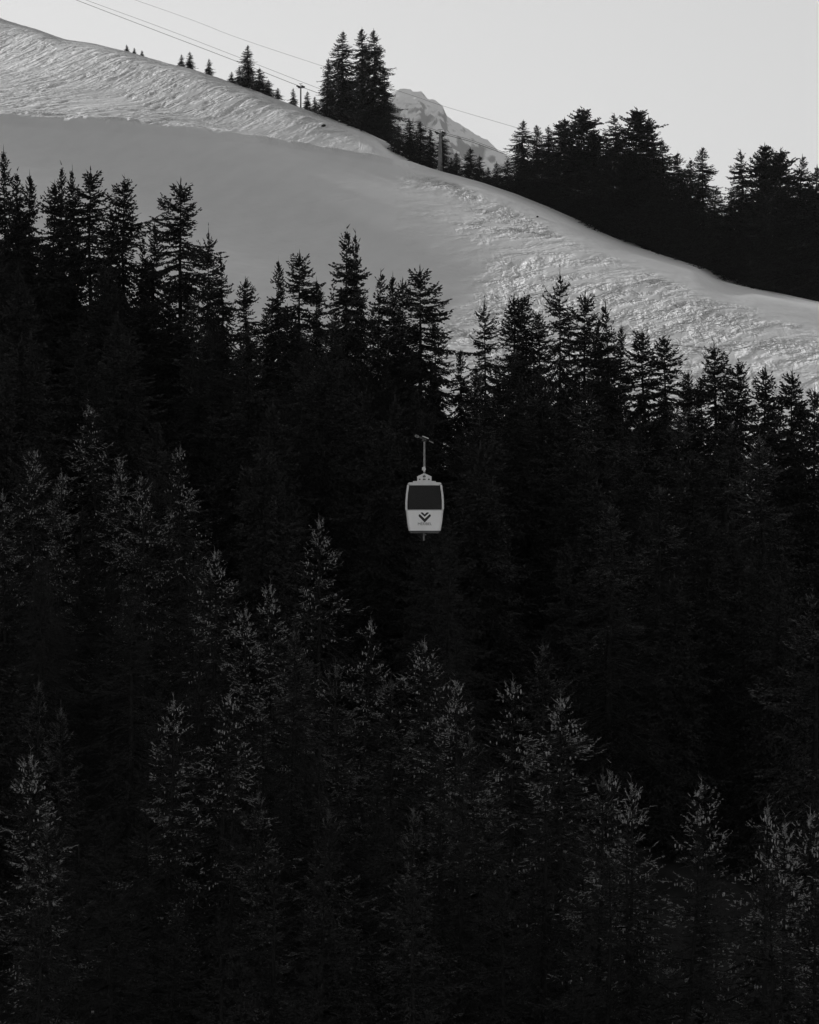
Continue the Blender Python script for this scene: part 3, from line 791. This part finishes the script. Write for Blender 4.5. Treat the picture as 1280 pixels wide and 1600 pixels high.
for X, Y in cand:
    if any((X-a)**2+(Y-b_)**2 < 11 for a, b_ in taken): continue
    x = 640+F*X/Y; g = gz(X, Y)
    h = rnd.uniform(16, 22); ytop = 800-F*(g+h)/Y
    l1 = np.interp(x, lim[:, 0], lim[:, 1])
    if ytop < l1: h -= (l1-ytop+rnd.uniform(0, 20))*Y/F
    if Y < 200:        # keep below the tops one can see
        e = np.interp(x, gate[:, 0], gate[:, 1]); yt = 800-F*(g+h)/Y
        if 700 < yt < e: h -= (e-yt+rnd.uniform(0, 40))*Y/F
    if h < 9: continue
    ci = min(5, max(0, int(x//214))); yt = 800-F*(g+h)/Y
    side = ('at the far left', 'left of the cabin', 'just left of the cabin line', 'just right of the cabin line', 'right of the cabin', 'at the far right')[ci]
    row = ('close under the forest edge', 'well above cabin height', 'level with the cabin', 'a little below the cabin', 'low in the photo', 'along the bottom')[int(np.searchsorted([520, 660, 840, 1040, 1300], yt))]
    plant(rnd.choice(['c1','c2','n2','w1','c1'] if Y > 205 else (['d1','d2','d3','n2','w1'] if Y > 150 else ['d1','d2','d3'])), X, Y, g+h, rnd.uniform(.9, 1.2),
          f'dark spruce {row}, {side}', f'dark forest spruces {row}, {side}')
    nfill += 1
print('FILLERS', nfill, 'TREES', len(taken))

# ------------------------------------------------------------------ helpers for built things
def empty(name, loc, label, cat, group=None):
    o = bpy.data.objects.new(name, None); col.objects.link(o); o.location = loc
    o['label'] = label; o['category'] = cat
    if group: o['group'] = group
    return o
class MB:
    def __init__(s): s.v = []; s.f = []
    def box(s, x0, x1, y0, y1, z0, z1):
        k = len(s.v)
        s.v += [(x0,y0,z0),(x1,y0,z0),(x1,y1,z0),(x0,y1,z0),(x0,y0,z1),(x1,y0,z1),(x1,y1,z1),(x0,y1,z1)]
        s.f += [[k+i for i in q] for q in ((0,3,2,1),(4,5,6,7),(0,1,5,4),(1,2,6,5),(2,3,7,6),(3,0,4,7))]
        return s
    def tube(s, pts, r, n=8, cap=True):
        k0 = len(s.v); pts = [Vector(p) for p in pts]
        if not isinstance(r, (list, tuple)): r = [r]*len(pts)
        for i, p in enumerate(pts):
            d = (pts[min(i+1, len(pts)-1)]-pts[max(i-1, 0)]).normalized()
            a = d.orthogonal().normalized() if abs(d.z) < .9 else Vector((1, 0, 0))
            a = (a-d*a.dot(d)).normalized(); b_ = d.cross(a)
            for j in range(n):
                t = 6.28318*j/n; s.v.append(tuple(p+a*r[i]*math.cos(t)+b_*r[i]*math.sin(t)))
        for i in range(len(pts)-1):
            for j in range(n):
                s.f.append([k0+i*n+j, k0+i*n+(j+1) % n, k0+(i+1)*n+(j+1) % n, k0+(i+1)*n+j])
        if cap:
            s.f.append([k0+j for j in range(n)][::-1]); s.f.append([k0+(len(pts)-1)*n+j for j in range(n)])
        return s
    def prism(s, poly, y0, y1):     # polygon in XZ extruded along Y
        k = len(s.v); n = len(poly)
        s.v += [(p[0], y0, p[1]) for p in poly]+[(p[0], y1, p[1]) for p in poly]
        s.f.append([k+i for i in range(n)]); s.f.append([k+n+i for i in range(n)][::-1])
        for i in range(n): s.f.append([k+i, k+n+i, k+n+(i+1) % n, k+(i+1) % n])
        return s
    def build(s, name, m, parent=None, bevel=0, smooth=False, loc=None):
        import bmesh
        me = bpy.data.meshes.new(name); me.from_pydata([tuple(p) for p in s.v], [], s.f)
        bm = bmesh.new(); bm.from_mesh(me); bmesh.ops.recalc_face_normals(bm, faces=bm.faces); bm.to_mesh(me); bm.free()
        me.materials.append(m)
        if smooth: me.polygons.foreach_set('use_smooth', [True]*len(me.polygons))
        o = bpy.data.objects.new(name, me); col.objects.link(o); o.parent = parent
        if loc: o.location = loc
        if bevel:
            md = o.modifiers.new('bevel', 'BEVEL'); md.width = bevel; md.segments = 3; md.limit_method = 'ANGLE'
        return o

M_white = simple('cabin_white_paint', .76, .82, 1.5, .4, .4)
M_alu = simple('aluminium_profile', .54, .62, 3, .45, .5, .1)
M_grey = simple('galvanised_steel', .16, .22, 6, .5, .5, .1)
M_rubber = simple('black_rubber', .015, .03, 5, .8, .2)
M_steel = simple('dark_rope_steel', .05, .08, 8, .6, .4, .3)
M_rope = simple('greased_rope', .008, .016, 8, .9, .05)
M_print = simple('dark_print', .022, .03, 5, .6, .2)
M_text = simple('grey_print', .09, .12, 5, .6, .2)
M_conc = simple('pale_pylon_paint', .16, .24, 2, .8, .2)
M_seat = simple('seat_fabric', .04, .06, 9, .9, .1)
M_inner = simple('cabin_lining', .07, .10, 3, .7, .2)
M_glass, n, b = new_mat('tinted_acrylic', .12, .5)
b.inputs['Base Color'].default_value = (.05, .05, .05, 1); b.inputs['Transmission Weight'].default_value = .85; b.inputs['Specular IOR Level'].default_value = .25; b.inputs['IOR'].default_value = 1.22
no = n.nodes.new('ShaderNodeTexNoise'); no.inputs['Scale'].default_value = 6
mr = n.nodes.new('ShaderNodeMapRange'); mr.inputs[3].default_value = .05; mr.inputs[4].default_value = .16
n.links.new(no.outputs['Fac'], mr.inputs[0]); n.links.new(mr.outputs[0], b.inputs['Roughness'])

# ------------------------------------------------------------------ gondola cabin
DG = 172.; S = DG/F
gx, gy, gzz = at(663.5, 833, DG)
g = empty('gondola_cabin', (gx, gy, gzz), 'white gondola cabin with dark window and heart-shaped chevron emblem, hanging before the dark forest', 'gondola')
def L(x, y): return ((x-663.5)*S, (833-y)*S)       # photo pixel to cabin-local x, z
DEP = 1.85
def hw(z):       # half width of the cabin by height (metres above its floor)
    return np.interp(z, [0, .10, .55, 1.24, 1.30, 1.70, 2.10, 2.62, 2.68], [.72, .845, .93, 1.0, 1.02, 1.02, .99, .915, .88])
SILL = (833-797)*S; TOPW = (833-758)*S; ROOF = (833-755)*S
def shell(z0, z1, n, inset=0., thick=.05):
    """walls of the cabin between two heights, an open ring with rounded plan corners"""
    def ring(z, ins):
        a = float(hw(z))-ins; b_ = DEP/2*(.84+.16*float(hw(z))/1.02)-ins; r = .16; pts = []
        for cx, cy, a0 in ((a-r, b_-r, 0), (-a+r, b_-r, 90), (-a+r, -b_+r, 180), (a-r, -b_+r, 270)):
            for k in range(5):
                t = math.radians(a0+k*22.5); pts.append((cx+r*math.cos(t), cy+r*math.sin(t), z))
        return pts
    m = MB(); zs = [z0+(z1-z0)*i/n for i in range(n+1)]
    for ins in (inset, inset+thick):
        for z in zs: m.v += ring(z, ins)
    R_ = 20; o2 = (n+1)*R_
    for i in range(n):
        for j in range(R_):
            a = i*R_+j; c = i*R_+(j+1) % R_
            m.f.append([a, c, c+R_, a+R_]); m.f.append([o2+a, o2+a+R_, o2+c+R_, o2+c])
    for j in range(R_):
        c = (j+1) % R_
        m.f.append([j, o2+j, o2+c, c]); m.f.append([n*R_+j, n*R_+c, o2+n*R_+c, o2+n*R_+j])
    return m
lower = shell(.135, SILL, 8).build('lower_panel', M_white, g, smooth=False)
# underside
m = MB(); m.prism([(-.76, 0.0), (.76, 0.0), (.83, .13), (-.83, .13)], -DEP/2+.06, DEP/2-.06); m.build('floor_pan', M_inner, g)
shell(SILL+.002, TOPW, 12, .035, .02).build('window_band', M_glass, g)
# window band frames: corner posts, sill and head rails
yf = -DEP/2
def cabin_y(z): return -(DEP/2*(.84+.16*float(hw(z))/1.02))
for sy in (-1, 1):
    for sx in (-1, 1):
        m = MB(); zs = np.linspace(SILL-.02, TOPW+.02, 14)
        pts_o = [(sx*(hw(z)+.01), z) for z in zs]; pts_i = [(sx*(hw(z)-.105), z) for z in zs[::-1]]
        k = len(m.v)
        yy = [abs(cabin_y(z)) for z in zs]
        n_ = len(zs)
        for i, z in enumerate(zs):
            o_, i_ = sx*(float(hw(z))+.012), sx*(float(hw(z))-.10)
            y0, y1 = sy*(yy[i]+.012), sy*(yy[i]-.12)
            m.v += [(o_, y0*.985, z), (i_, y0, z), (i_, y1, z), (o_, y1, z)]
        for i in range(n_-1):
            for j in range(4): m.f.append([i*4+j, i*4+(j+1) % 4, i*4+4+(j+1) % 4, i*4+4+j])
        m.f.append([0, 1, 2, 3]); m.f.append([(n_-1)*4+j for j in (3, 2, 1, 0)])
        m.build('corner_post', M_alu, g, bevel=.012)
    y0 = sy*abs(cabin_y(TOPW)); y1 = y0-sy*.08
    m = MB(); m.box(-.80, .80, min(y0+sy*.012, y1), max(y0+sy*.012, y1), TOPW-.02, TOPW+.055); m.build('head_rail', M_alu, g, bevel=.01)
    y0 = sy*abs(cabin_y(SILL)); y1 = y0-sy*.05
    m = MB(); m.box(-.895, .895, min(y0+sy*.014, y1), max(y0+sy*.014, y1), SILL-.035, SILL+.018); m.build('sill_rail', M_alu, g, bevel=.008)
# roof
m = MB()
m.prism([(-.86, TOPW+.03), (.86, TOPW+.03), (.91, TOPW+.075), (.84, ROOF+.03), (.5, ROOF+.05), (-.5, ROOF+.05), (-.84, ROOF+.03), (-.91, TOPW+.075)], -DEP/2+.04, DEP/2-.04)
m.build('roof', M_alu, g, bevel=.02)
m = MB(); m.box(-.62, .60, -.45, .45, ROOF+.045, ROOF+.11); m.build('roof_plate', M_alu, g, bevel=.01)
# doors on the left end: two leaves with seam and rail
for sy in (-1, 1):
    m = MB()
    for z0, z1 in ((.16, 1.20), ):
        m.v += []
    zs = np.linspace(.2, 2.5, 8)
    k = 0
    for z in zs:
        o_ = -float(hw(z))-.03
        m.v += [(o_, sy*.02, z), (o_, sy*.62, z), (o_+.02, sy*.62, z), (o_+.02, sy*.02, z)]
    for i in range(len(zs)-1):
        for j in range(4): m.f.append([i*4+j, i*4+(j+1) % 4, i*4+4+(j+1) % 4, i*4+4+j])
    m.f.append([0, 1, 2, 3]); m.f.append([28+3, 28+2, 28+1, 28])
    d = m.build('door', M_glass, g)
    mm = MB(); mm.box(-float(hw(1.2))-.06, -float(hw(1.2))-.032, min(sy*.03, sy*.07), max(sy*.03, sy*.07), .9, 1.5); mm.build('handle', M_rubber, d)
# benches
for sy in (-1, 1):
    m = MB(); m.box(-.78, .78, min(sy*.35, sy*.78), max(sy*.35, sy*.78), .42, .52); bn = m.build('bench', M_seat, g, bevel=.02)
    m = MB(); m.box(-.76, .76, min(sy*.70, sy*.78), max(sy*.70, sy*.78), .60, 1.12); m.build('backrest', M_seat, bn, bevel=.02)
# suspension bracket: house-shaped plate pierced by two openings (built of bars)
z0 = ROOF+.11
A = L(653.5, 753)[0]; Bx = L(673, 753)[0]; mid = L(663, 0)[0]
zt = (833-746)*S; zp = (833-742)*S
m = MB()
def bar(m, p, q, w_, y0, y1):
    p = Vector((p[0], 0, p[1])); q = Vector((q[0], 0, q[1])); d = (q-p).normalized(); nrm = Vector((-d.z, 0, d.x))*w_/2
    pp = [p-nrm, q-nrm, q+nrm, p+nrm]; m.prism([(v.x, v.z) for v in pp], y0, y1)
for yy in (-.22, .16):
    bar(m, (A, z0), (A, zt), .10, yy, yy+.06); bar(m, (Bx, z0), (Bx, zt), .10, yy, yy+.06)
    bar(m, (A-.04, zt), (mid, zp+.04), .10, yy+.003, yy+.063); bar(m, (Bx+.04, zt), (mid, zp+.04), .10, yy+.003, yy+.063)
    bar(m, (A-.05, z0+.03), (Bx+.05, z0+.03), .06, yy+.006, yy+.066)
    bar(m, (mid-.14, z0), (mid-.14, zt+.08), .13, yy+.009, yy+.056); bar(m, (mid+.14, z0), (mid+.14, zt+.08), .13, yy+.009, yy+.056)
    bar(m, (A, zt-.03), (Bx, zt-.03), .07, yy+.012, yy+.052)
m.build('bracket', M_alu, g)
for sx in (A+.12, Bx-.12):
    m = MB(); m.tube([(sx, -.20, z0+.12), (sx, .20, z0+.12)], .05, 12); m.build('damper', M_rubber, g)
# hanger arm
m = MB(); m.tube([(mid, 0, z0), (mid, 0, (833-735)*S)], .045, 12); m.build('hanger_rod', M_grey, g)
m = MB(); m.tube([(mid, -.12, (833-733)*S), (mid, .12, (833-733)*S)], .085, 16); m.box(mid-.05, mid+.06, -.09, .09, (833-737)*S, (833-729)*S); m.box(mid-.11, mid-.05, -.10, -.02, (833-735)*S, (833-730)*S); m.build('pivot', M_alu, g, bevel=.008)
m = MB()
m.v = []
za, zb = (833-731)*S, (833-690)*S
m.prism([(mid-.055, za), (mid+.065, za), (mid+.055, zb), (mid-.04, zb)], -.06, .06); m.build('hanger_arm', M_grey, g, bevel=.015)
# grip on the rope
gp = Vector((L(662, 0)[0], 0, (833-687)*S))
sl_ = math.atan2(10, 29)
gd = Vector((math.cos(sl_), 0, -math.sin(sl_)))
def P_(t, o, y=0): return tuple(gp+gd*t+Vector((math.sin(sl_), 0, math.cos(sl_)))*o+Vector((0, y, 0)))
m = MB(); m.tube([P_(-.42, .06, -.02), P_(.15, .03, -.02)], .055, 10); m.tube([P_(-.15, .13, -.08), P_(.25, .11, -.08)], .035, 8); gr = m.build('grip', M_steel, g)
m = MB(); m.tube([P_(-.12, .155, -.10), P_(.24, .145, -.10)], .028, 8); m.build('spring_cover', M_alu, gr)
m = MB(); m.tube([P_(.30, .03, -.04), P_(.56, .0, -.04)], .035, 8); m.build('lever', M_grey, gr)
for t in (-.44, -.36):
    m = MB(); m.tube([P_(t, .06, -.12), P_(t, .06, .08)], .075, 14); m.build('roller', M_grey, gr)
for t in (-.02, .12):
    m = MB(); m.tube([P_(t, -.03, -.09), P_(t, -.03, .07)], .06, 14); m.build('roller', M_steel, gr)
# bumper under the floor
m = MB(); m.box(L(662, 0)[0]-.03, L(662, 0)[0]+.05, -.25, -.17, -.40, .0); m.box(L(662, 0)[0], L(662, 0)[0]+.14, -.24, -.18, -.12, -.04); m.build('floor_bracket', M_grey, g)
# emblem (chevron heart) and lettering on the front panel
def front_y(z): return cabin_y(z)
def decal(poly, name, mat, off=.006, th=.004):
    m = MB(); k = len(poly)
    f = [L(px, py) for px, py in poly]
    m.v = [(a, front_y(c)-off, c) for a, c in f]+[(a, front_y(c)-off+th, c) for a, c in f]
    m.f = [list(range(k)), list(range(k, 2*k))[::-1]]+[[i, k+i, k+(i+1) % k, (i+1) % k] for i in range(k)]
    return m.build(name, mat, g)
def c5(pts): return [(640+a/13.333, 740+b_/13.333) for a, b_ in pts]
decal(c5([(190,862),(212,842),(315,940),(420,842),(442,862),(440,888),(315,1018),(190,888)]), 'emblem_chevron', M_print)
decal(c5([(232,815),(252,806),(278,812),(315,850),(352,812),(380,806),(402,815),(396,826),(315,900),(236,826)]), 'emblem_notch', M_print)
cu = bpy.data.curves.new('lettering', 'FONT'); cu.body = 'MÉRIBEL'; cu.align_x = 'CENTER'; cu.size = .205; cu.space_character = 1.0; cu.extrude = .003
cu.materials.append(M_text)
tmp = bpy.data.objects.new('lettering_curve', cu); col.objects.link(tmp)
me = bpy.data.meshes.new_from_object(tmp.evaluated_get(bpy.context.evaluated_depsgraph_get()))
bpy.data.objects.remove(tmp)
if not me.materials: me.materials.append(M_text)
to = bpy.data.objects.new('lettering', me); col.objects.link(to); to.parent = g
zz = L(0, 740+1072/13.333)[1]
to.location = (L(663.7, 0)[0], front_y(zz+.07)-.010, zz)
ta = math.atan2(front_y(zz+.3)-front_y(zz), .3)
to.rotation_euler = (math.radians(90)+ta*1.0, 0, 0)
to.scale = (1.0, 1, 1)

# haul rope the cabin hangs on
pts = []
gw = Vector((gx, gy, gzz))+gp
A0 = Vector(at(-60, 440, 196)); B0 = Vector(at(1340, 930, 150))
for i in range(33):
    t = i/32
    if t < .5: p = A0.lerp(gw, t*2); sag = -1.0*4*(t*2)*(1-t*2)
    else: p = gw.lerp(B0, t*2-1); sag = -1.0*4*(t*2-1)*(2-t*2)
    pts.append((p.x, p.y, p.z+sag*.6))
m = MB(); m.tube([tuple(Vector(p)-gw) for p in pts], .018, 6)
o = m.build('haul_rope', M_rope, None, loc=gw)
o['label'] = 'dark steel rope crossing the forest, carrying the white cabin'; o['category'] = 'cable'

# ------------------------------------------------------------------ lift over the crest: two pylons, three ropes
def rope(name, px, r, label, dz=0):
    P = []
    for x, y in px:
        Y = crestY(x)+10+dz
        P.append(Vector(at(x, y, Y)))
    # smooth through the points
    Q = []
    for i in range(len(P)-1):
        p0 = P[max(i-1, 0)]; p1 = P[i]; p2 = P[i+1]; p3 = P[min(i+2, len(P)-1)]
        for k in range(8):
            t = k/8
            Q.append(.5*((2*p1)+(p2-p0)*t+(2*p0-5*p1+4*p2-p3)*t*t+(3*p1-p0-3*p2+p3)*t**3))
    Q.append(P[-1])
    m = MB(); m.tube([q-P[3] for q in Q], r, 6)
    o = m.build(name, M_steel, None, loc=P[3]); o['label'] = label; o['category'] = 'cable'; o['group'] = 'lift cables over the crest'
rope('lift_cable', [(60,-24),(120,0),(245,48),(368,95),(480,139),(550,162),(619,184),(685,207),(735,221),(790,241),(850,262),(960,305)], .05, 'lowest lift cable, running over both pylons and down into the right-hand stand')
rope('lift_cable', [(60,-28),(135,0),(250,42),(375,90),(480,131),(550,157),(619,181),(685,204.5),(735,218.5),(790,238.5),(850,260),(960,302)], .035, 'middle lift cable, just above the lowest one on the left', 1.6)
rope('lift_cable', [(100,-38),(212,0),(300,31),(375,60),(510,105),(560,121),(608,137),(650,151),(688,164),(738,179),(806,199),(880,222)], .028, 'topmost thin lift cable crossing the sky above the mountain', 6)

def pylon(x, ytop, ybase, wb, wt, arm, lab, m_b):
    Y = crestY(x)+m_b; X = (x-640)/F*Y; px = Y/F
    zb = min(gz(X, Y), (800-ybase)/F*Y)-.5; zt = (800-ytop)/F*Y
    t = empty('lift_pylon', (X, Y, zb), lab, 'pylon', 'lift pylons on the crest')
    h = zt-zb
    m = MB(); m.tube([(0, 0, 0), (0, 0, h*.45), (0, 0, h-.1)], [wb*px/2, (wb*.6+wt*.4)*px/2, wt*px/2], 16); m.build('mast', M_conc, t, smooth=True)
    m = MB(); m.box(-arm*px/2, arm*px/2, -.12, .12, h-.32, h-.08); ar = m.build('crossarm', M_grey, t, bevel=.02)
    for sx in (-1, 1):
        for k in (-.35, .0, .35):
            m = MB(); m.tube([(sx*arm*px*.42+k*.6, -.22, h-.02-k*.25), (sx*arm*px*.42+k*.6, -.12, h-.02-k*.25)], .16, 12); m.build('sheave', M_rubber, ar)
    m = MB(); m.box(-.05, .05, -.05, .05, h-.1, h+.55); m.box(-arm*px*.3, arm*px*.3, -.04, .04, h+.46, h+.55); m.build('lifting_frame', M_grey, ar)
pylon(688, 207, 266, 8, 3.5, 13, 'pale lift pylon in front of the far mountain', 3)
pylon(470, 135, 168, 2.6, 2.2, 9, 'small lift pylon on the left crest between short spruces', 1.5)

# small dark stone in the snow near the crest trio
def stone(x, y, r, lab):
    # find the depth where the hill is seen at that pixel
    Y = 470.
    while Y < 700 and 800-F*gz((x-640)/F*Y, Y)/Y > y: Y += .5
    X = (x-640)/F*Y; rs = np.random.RandomState(int(x)); z = gz(X, Y)
    v = []; f = []; n1, n2 = 8, 5
    for i in range(n2+1):
        for j in range(n1):
            a = math.pi*i/n2; b_ = 6.283*j/n1; k = r*(1+.35*(rs.rand()-.5))
            v.append((k*math.sin(a)*math.cos(b_), k*math.sin(a)*math.sin(b_), k*.7*math.cos(a)))
    for i in range(n2):
        for j in range(n1): f.append([i*n1+j, i*n1+(j+1) % n1, (i+1)*n1+(j+1) % n1, (i+1)*n1+j])
    m = MB(); m.v = v; m.f = f; o = m.build('rock', M_wood, None, loc=(X, Y, z+r*.2)); o['label'] = lab; o['category'] = 'rock'; o['group'] = 'rocks poking out of the snow'
stone(506, 199, .45, 'dark rock poking out of the snow below the tall crest trio')
stone(840, 340, .2, 'tiny dark rock on the shaded strip below the right-hand stand')

# ------------------------------------------------------------------ thin winter haze
M_haze = bpy.data.materials.new('haze'); M_haze.use_nodes = True
n = M_haze.node_tree; n.nodes.clear()
pv = n.nodes.new('ShaderNodeVolumePrincipled'); ou = n.nodes.new('ShaderNodeOutputMaterial')
pv.inputs['Color'].default_value = (.9, .9, .9, 1); pv.inputs['Density'].default_value = HAZE; pv.inputs['Anisotropy'].default_value = .2
n.links.new(pv.outputs[0], ou.inputs['Volume'])
m = MB(); m.box(-5000, 5000, -1000, 7200, -90, 1000)
hz = m.build('haze', M_haze); hz['kind'] = 'stuff'; hz['label'] = 'thin winter haze in the valley air'
